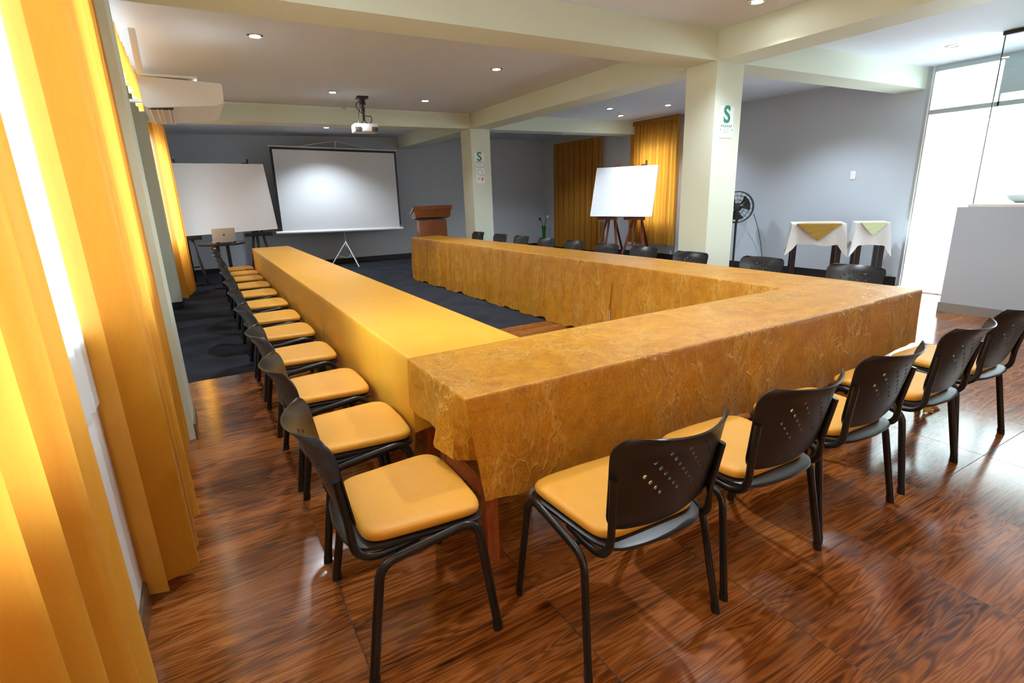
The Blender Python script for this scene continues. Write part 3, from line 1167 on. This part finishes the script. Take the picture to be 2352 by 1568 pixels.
# ------------------------------------------------------------------ projector on its ceiling mount
pj = thing('projector', 'white projector hanging on a black ceiling mount', 'projector', (2.28, 7.92, 2.296), radians(-4))
MB().box((0, 0, .09), (.33, .25, .11), bev=.02).build('body', M_whplast, pj)
for s in (-1, 1):
    MB().box((s * .115, -.118, .068), (.085, .03, .062), bev=.006).build('rear_vent', M_vent, pj)
MB().lathe([(.035, 0), (.038, .015), (.03, .03), (0, .032)], (.07, .12, .09), 18, (0, 1, 0)).build('lens', M_darkmetal, pj)
MB().bb((-.06, -.05, .145), (.06, .05, .153)).bar((-.05, 0, .15), (0, 0, .20), .02, .01).bar((.05, 0, .15), (0, 0, .20), .02, .01).build('bracket', M_darkmetal, pj)
MB().tube([(0, 0, .19), (0, 0, .47)], .018, 12).lathe([(.018, .30), (.026, .31), (.026, .36), (.018, .37)], n=12).build('pole', M_darkmetal, pj)
MB().box((0, 0, .49), (.15, .15, .03), bev=.004).lathe([(.045, .40), (.035, .48)], n=14).build('ceiling_plate', M_darkmetal, pj)
MB().tube(bez((-.02, 0, .45), (-.16, -.01, .40), (-.04, -.02, .30), 8) + bez((-.04, -.02, .30), (.04, -.03, .22), (.09, -.02, .26), 8)[1:] + bez((.09, -.02, .26), (.12, -.03, .20), (.06, -.10, .15), 6)[1:], .006, 6).tube(
    bez((-.03, -.02, .38), (-.09, -.04, .26), (-.10, -.11, .14), 10), .005, 6).build('cable', M_frame, pj, 60)
rc = thing('cable_raceway', 'thin white cable channel along the far beam and down the far column', 'cable channel', (2.3, YD0, 2.78))
MB().bb((-2.63, -.016, -.008), (2.085, 0, .012)).bb((2.07, -.016, -.23), (2.088, 0, -.008)).build('channel', M_whplast, rc, 0)
MB().bb((-.06, -.022, -.012), (-.02, 0, .014)).build('junction_clip', M_sgrey, rc, 0)
MB().bb((2.088, 0, -.245), (2.1, .38, -.232)).build('side_run', M_whplast, rc, 0)

# ------------------------------------------------------------------ projection screen
SC = thing('projection_screen', 'white tripod projection screen with black border by the back wall', 'projection screen', (2.86, 12.28, 0), radians(1.2))
tl = radians(1.35)


def scp(x, z, y=0.0):     # point on the screen plane, slightly tilted in its own plane
    return Vector((x * cos(tl) + (z - 1.6) * sin(tl) * .6, y + .02 * (z - 1.6), 1.6 + (z - 1.6) * cos(tl) - x * sin(tl)))


def slab(x0, x1, z0, z1, y0, y1):
    q = [scp(x0, z0, y0), scp(x1, z0, y0), scp(x1, z1, y0), scp(x0, z1, y0), scp(x0, z0, y1), scp(x1, z0, y1), scp(x1, z1, y1), scp(x0, z1, y1)]
    return MB().add(q, [(0, 1, 2, 3), (4, 7, 6, 5), (0, 4, 5, 1), (3, 2, 6, 7), (0, 3, 7, 4), (1, 5, 6, 2)])


slab(-1.33, 1.33, .86, 2.49, .012, .016).build('black_border', M_black, SC, 0)
slab(-1.285, 1.285, .80, 2.445, .006, .010).build('screen_fabric', M_fabric, SC, 0)
MB().tube([scp(-1.42, .775, .0), scp(1.36, .775, .0)], .034, 14).build('roller_case', M_whplast, SC)
MB().tube([scp(-1.36, 2.505, .01), scp(1.36, 2.505, .01)], .013, 10).build('top_bar', M_whplast, SC)
MB().tube([(0, .06, .42), scp(0, 2.66, .05)], .012, 10).build('pole', M_whplast, SC)
MB().tube([scp(-.75, 2.52, .03), scp(0, 2.655, .03), scp(.75, 2.52, .03)], .006, 6).build('top_bracket', M_whplast, SC)
for a in (radians(-80), radians(40), radians(190)):
    f = Vector((.42 * cos(a), .06 + .62 * sin(a), .008))
    MB().tube([(0, .06, .52), f], .011, 8).build('leg', M_whplast, SC)
    MB().tube([(0, .06, .16), Vector((0, .06, .52)).lerp(f, .55)], .005, 6).build('leg_brace', M_whplast, SC)

# ------------------------------------------------------------------ whiteboards on easels


def easel(name, label, base, ang, m, hboard=.90, top=2.0, group='wooden easels', lean=.22, spread=.30):
    """front of the easel looks along local -y; the mast leans back."""
    t = thing(name, label, 'easel', (base[0], base[1], 0), ang, group)
    apex = Vector((0, lean, top - .25))
    for s in (-1, 1):
        MB().bar((s * spread, -.03, 0), (s * .06, lean * .72 * (hboard / top) + .05, hboard + .12), .045, .028, (0, 1, 0)).build('leg', m, t)
    MB().bar((0, .62, 0), (0, lean * .62, hboard + .12), .04, .028, (0, 1, 0)).build('rear_leg', m, t)
    MB().bar((-.03, -.0, .32), (-.02, lean, top), .04, .022, (0, 1, 0)).build('mast', m, t)
    MB().bar((-spread * .62, .03, .34), (spread * .62, .03, .34), .06, .022, (0, 0, 1)).build('crossbar', m, t)
    MB().bar((-.24, .01, hboard - .02), (.24, .01, hboard - .02), .05, .07, (0, 0, 1)).build('ledge', m, t)
    MB().box((-.02, lean + .0, top - .02), (.12, .05, .035), bev=.004).box((.03, lean, top + .02), (.03, .03, .09), bev=.003).build('clamp', m, t)
    return t


def board(label, BL, BR, TR, TL, th, m, group):
    BL, BR, TR, TL = map(Vector, (BL, BR, TR, TL))
    n = (BR - BL).cross(TL - BL).normalized()     # towards the camera side
    c = (BL + BR) / 2
    t = thing('whiteboard', label, 'whiteboard', c, 0, group)
    q = [p - c for p in (BL, BR, TR, TL)]
    q2 = [p - n * th for p in q]
    MB().add(q + q2, [(0, 1, 2, 3), (7, 6, 5, 4), (0, 4, 5, 1), (1, 5, 6, 2), (2, 6, 7, 3), (3, 7, 4, 0)]).build('panel', m, t, 0)
    fr = MB()
    for a, b in ((0, 1), (1, 2), (2, 3), (3, 0)):
        fr.bar(q[a] - n * th * .5, q[b] - n * th * .5, .012, th + .006, n)
    fr.build('rim', M_whplast, t, 0)
    return t


# right board: stands at an angle in front of the ochre curtain
board('white board on two red brown easels before the ochre curtain', (7.39, 9.27, .92), (7.715, 7.785, .92), (7.99, 7.93, 1.885), (7.64, 9.36, 1.905), .02, M_whboard, 'white boards')
ra = math.atan2(7.785 - 9.27, 7.715 - 7.39)
for k, tx, px in ((.28, 'left easel under the right whiteboard, before the bare grey wall', 0), (.72, 'right easel under the right whiteboard, before the ochre curtain', 0)):
    b = Vector((7.39, 9.27, 0)).lerp(Vector((7.715, 7.785, 0)), k)
    nrm = Vector((cos(ra + pi / 2), sin(ra + pi / 2), 0))
    e = easel('easel', 'red brown wooden ' + tx, b + nrm * .035, ra, M_easel, .90, 1.93, lean=.33)
board('glossy white board on easels by the far left curtain', (-.30, 11.14, .905), (1.335, 11.14, .945), (1.285, 11.50, 2.13), (-.30, 11.50, 2.15), .02, M_whboard, 'white boards')
for x, tx in ((-.18, 'left easel, mostly hidden behind the left whiteboard and curtain'), (1.0, 'right easel behind the left whiteboard near the screen')):
    easel('easel', 'dark wooden ' + tx, (x, 11.20, 0), 0, M_dark, .88, 2.16, lean=.34, spread=.21)

# ------------------------------------------------------------------ round table and laptop
rt = thing('round_table', 'small dark round pedestal table carrying the laptop', 'table', (.345, 10.62, 0))
MB().lathe([(.355, .745), (.37, .75), (.37, .778), (.365, .785), (0, .785)], n=40).build('tabletop', M_dark, rt)
for a in range(4):
    an = pi / 4 + a * pi / 2
    MB().bar((.11 * cos(an), .11 * sin(an), .03), (.11 * cos(an), .11 * sin(an), .75), .05, .05, (1, 0, 0)).build('leg', M_dark, rt)
MB().lathe([(.24, 0), (.24, .02), (.16, .035), (0, .035)], n=30).build('base', M_dark, rt)
lp = thing('laptop', 'silver laptop open with its lid towards the camera', 'laptop', (.39, 10.55, .785), radians(3))
MB().box((0, .12, .008), (.36, .24, .014), bev=.004).build('base', M_silver, lp)
MB().bar((0, .0, .012), (0, -.06, .245), .36, .007, (0, 1, 0), .002).build('lid', M_silver, lp)
lg = MB()
for dx, dz, r in ((-.006, 0, .014), (.006, 0, .014), (.0, .022, .005)):
    lg.lathe([(r, 0), (0, .0005)], (dx, -.0375 - dz * .25, .135 + dz), 16, (0, -1, .25))
lg.build('lid_emblem', M_darkmetal, lp, 0)
cbl = MB().tube(bez((-.12, -.12, .006), (0, -.17, .006), (.10, -.10, .006), 8), .006, 6).box((-.12, -.12, .01), (.05, .03, .02), bev=.004).box((.14, -.10, .01), (.04, .03, .02), bev=.004).build('laptop_cable', M_frame, None, 50)
cbl.location = (.40, 10.52, .785)
tag(cbl, 'black cable and plug lying in front of the laptop', 'cable')

# ------------------------------------------------------------------ lectern
pd = thing('lectern', 'reddish brown wooden lectern beside the far column', 'lectern', (4.03, 10.05, 0), radians(-12))
MB().bb((-.27, -.19, .05), (.27, .19, 1.0), .004).build('body', M_podium, pd)
MB().bb((-.30, -.22, 0), (.30, .22, .06), .006).build('plinth', M_podium, pd)
MB().add([(-.335, -.24, 1.05), (.335, -.24, 1.05), (.335, .24, 1.0), (-.335, .24, 1.0), (-.36, -.26, 1.205), (.36, -.26, 1.205), (.36, .26, 1.08), (-.36, .26, 1.08)],
         [(0, 3, 2, 1), (4, 5, 6, 7), (0, 1, 5, 4), (1, 2, 6, 5), (2, 3, 7, 6), (3, 0, 4, 7)]).build('desk_box', M_podium, pd, 0)
MB().add([(-.375, -.27, 1.205), (.375, -.27, 1.205), (.375, .27, 1.08), (-.375, .27, 1.08), (-.375, -.27, 1.270), (.375, -.27, 1.270), (.375, .27, 1.12), (-.375, .27, 1.12)],
         [(0, 3, 2, 1), (4, 5, 6, 7), (0, 1, 5, 4), (1, 2, 6, 5), (2, 3, 7, 6), (3, 0, 4, 7)]).build('cornice', M_podium, pd, 0)

# ------------------------------------------------------------------ vase with two calla stems
vz = thing('floor_vase', 'tall slim green vase holding two callas in the far corner', 'vase', (7.93, 11.9, 0))
MB().lathe([(.055, 0), (.06, .02), (.045, .15), (.045, .45), (.06, .585), (.055, .59), (.04, .45), (.0, .44)], n=20).build('body', M_green, vz)
for s, mm in ((-1, M_stem), (1, M_petal)):
    st = MB().tube(bez((s * .01, 0, .45), (s * .02, 0, .65), (s * .10, 0, .76 + .02 * s), 8), .008, 6).build('stem', M_stem, vz)
    MB().lathe([(.006, 0), (.02, .03), (.033, .06), (.03, .085), (.0, .10)], (s * .10, 0, .755 + .02 * s), 12, (s * .5, -.2, 1)).build('bloom', mm, st)

# ------------------------------------------------------------------ pedestal fan
fn_ = thing('standing_fan', 'black pedestal fan half hidden behind the near column', 'fan', (7.99, 6.06, 0), radians(-62))
MB().lathe([(.20, 0), (.20, .02), (.05, .04), (.022, .06), (0, .06)], n=28).build('base', M_darkmetal, fn_)
MB().tube([(0, 0, .05), (0, 0, .86)], [.016, .020], 12).build('pole', M_darkmetal, fn_)
HZ = 1.09
MB().lathe([(.0, .10), (.05, .09), (.07, .03), (.06, -.03), (.03, -.05), (0, -.05)], (0, .06, HZ), 18, (0, 1, 0)).bar((0, .07, .85), (0, .08, HZ - .05), .04, .05).build('motor_housing', M_plast, fn_)
gm = MB()
for yy in (-.075, .035):
    for R_, w in ((.255, .008), (.19, .003), (.12, .003)):
        gm.tube([(R_ * cos(2 * pi * k / 36), yy, HZ + R_ * sin(2 * pi * k / 36)) for k in range(36)], w, 6, closed=True)
    for k in range(18):
        a = 2 * pi * k / 18
        gm.tube([(.05 * cos(a), yy, HZ + .05 * sin(a)), (.255 * cos(a + .25), yy, HZ + .255 * sin(a + .25))], .002, 4)
for k in range(36):
    a, b = 2 * pi * k / 36, 2 * pi * (k + 1) / 36
    gm.add([(.26 * cos(a), -.03, HZ + .26 * sin(a)), (.26 * cos(b), -.03, HZ + .26 * sin(b)), (.26 * cos(b), .035, HZ + .26 * sin(b)), (.26 * cos(a), .035, HZ + .26 * sin(a))], [(0, 1, 2, 3)])
gm.build('guard', M_plast, fn_, 50)
MB().lathe([(.055, 0), (.05, -.01), (0, -.012)], (0, -.078, HZ), 18, (0, 1, 0)).build('hub_badge', M_darkmetal, fn_)
for k in range(3):
    a0 = 2 * pi * k / 3 + .4

    def blade(u, v):
        a = a0 + (u - .5) * (.9 + .5 * v)
        r = .04 + .17 * v
        return Vector((r * cos(a), -.02 + (u - .5) * .06, HZ + r * sin(a)))
    MB().grid(blade, 8, 6).build('blade', M_plast, fn_, 60, solid=.003)
fcord = MB().tube(bez((8.16, 5.86, .98), (8.27, 5.72, .55), (8.30, 5.70, .02), 12), .005, 6).build('fan_cord', M_frame, None, 60)
tag(fcord, 'thin dark power cord hanging from the standing fan', 'cord')

# ------------------------------------------------------------------ two small side tables with linen


def side_table(P0, P1, depth, h, label, nlab, clab, nap, seed, dropn):
    P0, P1 = Vector(P0), Vector(P1)
    e = (P1 - P0)
    W = e.length
    e.normalize()
    n = Vector((-e.y, e.x))            # away from the camera
    ang = math.atan2(e.y, e.x)
    c = P0 + e * W / 2 + n * depth / 2
    t = thing('side_table', label, 'table', (c.x, c.y, 0), ang, 'small linen covered side tables')
    MB().bb((-W / 2 + .01, -depth / 2 + .01, h - .03), (W / 2 - .01, depth / 2 - .01, h)).build('tabletop', M_dark, t, 0)
    for sx in (-1, 1):
        for sy in (-1, 1):
            MB().bb((sx * (W / 2 - .05) - .03, sy * (depth / 2 - .05) - .03, 0), (sx * (W / 2 - .05) + .03, sy * (depth / 2 - .05) + .03, h - .03)).build('leg', M_dark, t, 0)
    MB().bb((-W / 2 + .04, -depth / 2 + .03, .08), (W / 2 - .04, -depth / 2 + .06, .14)).build('stretcher', M_dark, t, 0)
    cs = [P0, P1, P1 + n * depth, P0 + n * depth]

    def hem(sd, tt, s):
        corner = min(tt, 1 - tt)
        return h - .28 - (.16 * (1 - corner / .12) if corner < .12 else 0)
    def flare(sd, tt, s, ds, de, dep, drop):
        k = dep / .3
        a = e if sd in (0, 3) else -e
        w = max(0, 1 - min(ds, de) / .10)
        if w <= 0:
            return None
        sgn = [(-1, -1), (1, -1), (1, 1), (-1, 1)][sd if ds < de else (sd + 1) % 4]
        d = e * sgn[0] + n * sgn[1]
        return (d.x * .04 * k * w * w, d.y * .04 * k * w * w * .7, 0)
    cloth('tablecloth', [(p.x, p.y) for p in cs], h + .004, hem, [.010, .010, .004, .010], M_white_cloth, clab, group='white linen on the side tables', freq=26, seed=seed, step=.02,
          extra=flare)
    # triangular napkin laid over the front edge
    m = MB()
    nw, nh = W * .42, dropn
    vs_, fs = [], []
    n_r = 10
    off = Vector((-n.x, -n.y))
    for j in range(n_r + 1):
        q = j / n_r
        for i in range(9):
            u = i / 8 * 2 - 1
            ww = nw * (1 - q)
            b = P0 + e * (W / 2 + u * max(ww, .002)) + off * (.040 + .006 * sin(q * 22 + u * 3) * q + .008 * q)
            vs_.append((b.x, b.y, h + .006 - nh * q))
    for j in range(n_r):
        for i in range(8):
            a = j * 9 + i
            fs.append((a, a + 1, a + 10, a + 9))
    k0 = len(vs_)
    for i in range(9):
        u = i / 8 * 2 - 1
        b = P0 + e * (W / 2 + u * nw * .6) + n * depth * .35
        vs_.append((b.x, b.y, h + .009))
        b2 = P0 + e * (W / 2 + u * nw) + n * .004
        vs_.append((b2.x, b2.y, h + .010))
    for i in range(8):
        a = k0 + 2 * i
        fs.append((a, a + 2, a + 3, a + 1))
        fs.append((a + 1, a + 3, i + 1, i))
    m.add(vs_, fs)
    mid = P0 + e * W / 2
    tag(m.build('napkin', nap, None, 60, solid=.002, origin=(mid.x, mid.y, h)), nlab, 'napkin', 'satin napkins on the side tables')
    return t


side_table((7.17, 4.52), (7.545, 3.995), .56, .895, 'dark legged side table with white linen, left one of the pair by the grey wall', 'olive gold satin triangle over the left side table front',
           'white linen cloth on the side table left of the pair', M_gold_nap, 31, .23)
side_table((7.625, 3.895), (7.835, 3.60), .42, .905, 'dark legged side table with white linen, beside the glass door', 'pale green satin triangle over the side table beside the door',
           'white linen cloth on the side table beside the glass door', M_green_nap, 37, .17)

# ------------------------------------------------------------------ signs, switch plates


def text_mesh(txt, size, m, parent, xf, off=.0, depth=.001):
    cu = bpy.data.curves.new('letter', 'FONT')
    cu.body = txt
    cu.size = size
    cu.align_x = 'CENTER'
    cu.align_y = 'CENTER'
    cu.offset = off
    cu.extrude = depth
    o = bpy.data.objects.new('letter_src', cu)
    C.objects.link(o)
    dg = bpy.context.evaluated_depsgraph_get()
    me = bpy.data.meshes.new_from_object(o.evaluated_get(dg))
    bpy.data.objects.remove(o)
    me.materials.clear()
    me.materials.append(m)
    me.transform(xf)
    r = bpy.data.objects.new('letter', me)
    C.objects.link(r)
    r.parent = parent
    return r


def safe_sign(x, y, z, w, h, label, plates=1):
    t = thing('safety_sign', label, 'sign', (x, y, z), 0, 'green S signs on the columns')
    MB().bb((-w / 2, -.004, -h / 2), (w / 2, 0, h / 2), .001).build('plate', M_sign, t, 0)
    XF = Matrix(((1, 0, 0, 0), (0, 0, -1, -.0050), (0, 1, 0, h * .22), (0, 0, 0, 1)))
    text_mesh('S', w * 1.12, M_sgreen, t, XF, .006)
    hm = MB()

    def strip(cx, cz, L, hgt, vert=False):
        k = 0
        n = int(L / .028)
        for i in range(n):
            a = -L / 2 + i * .028 + .004
            if not vert:
                q = [(cx + a, cz - hgt / 2), (cx + a + .013, cz - hgt / 2), (cx + a + .022, cz + hgt / 2), (cx + a + .009, cz + hgt / 2)]
            else:
                q = [(cx - hgt / 2, cz + a), (cx + hgt / 2, cz + a + .008), (cx + hgt / 2, cz + a + .020), (cx - hgt / 2, cz + a + .012)]
            hm.add([(p[0], -.0052, p[1]) for p in q], [(0, 1, 2, 3)])
    strip(0, -h * .12, w * .92, .020)
    strip(-w * .43, -h * .22, h * .14, .012, True)
    strip(w * .43, -h * .22, h * .14, .012, True)
    if plates == 2:
        strip(0, -h * .46, w * .92, .016)
        strip(-w * .43, -h * .34, h * .14, .012, True)
        strip(w * .43, -h * .34, h * .14, .012, True)
    hm.build('hatched_border', M_sgreen, t, 0)
    tm = MB()
    for k in range(3):
        tm.bb((-w * .26, -.0052, -h * .19 - k * .018), (w * .26, -.0048, -h * .19 - k * .018 + .005))
    tm.build('small_print', M_sgrey, t, 0)
    return t


safe_sign(4.577, YC0 - .0, 2.025, .188, .285, 'green S safety sign on the tall near column')
safe_sign(4.548, YD0, 2.03, .185, .25, 'green S safety sign on the far column', 2)
fs_ = thing('extinguisher_sign', 'white and red printed sign below the S on the far column', 'sign', (4.555, YD0, 1.77))
MB().bb((-.085, -.004, -.13), (.085, 0, .13), .001).build('plate', M_sign, fs_, 0)
MB().tube([(-.005 + .052 * cos(k * pi / 16), -.005, .055 + .052 * sin(k * pi / 16)) for k in range(32)], .004, 6, closed=True).tube([(.03, -.006, .02), (.085, -.006, -.01)], .005, 6).build('round_symbol', M_spink, fs_)
MB().bb((.02, -.0052, -.09), (.06, -.0048, -.03)).bb((-.06, -.0052, -.045), (0, -.0048, -.035)).bb((-.06, -.0052, -.075), (.0, -.0048, -.065)).build('small_print', M_spink, fs_, 0)


def plate(name, loc, rz, label, cat):
    t = thing(name, label, cat, loc, rz)
    MB().box((0, -.005, 0), (.075, .01, .115), bev=.003).build('cover', M_wall if name == 'x' else M_whplast, t)
    MB().box((0, -.011, 0), (.03, .004, .05), bev=.001).build('rocker', M_whplast, t)
    return t


plate('light_switch', (XR - .001, 4.42, 1.53), -pi / 2, 'pale switch plate on the right grey wall above the side tables', 'switch')
plate('wall_socket', (5.35, back_y(5.35) - .001, .48), 0, 'small white socket low on the back wall right of the far column', 'socket')

# ------------------------------------------------------------------ clear the source label of unused templates
for o in list(C.objects):
    if o.get('label') == '':
        del o['label']
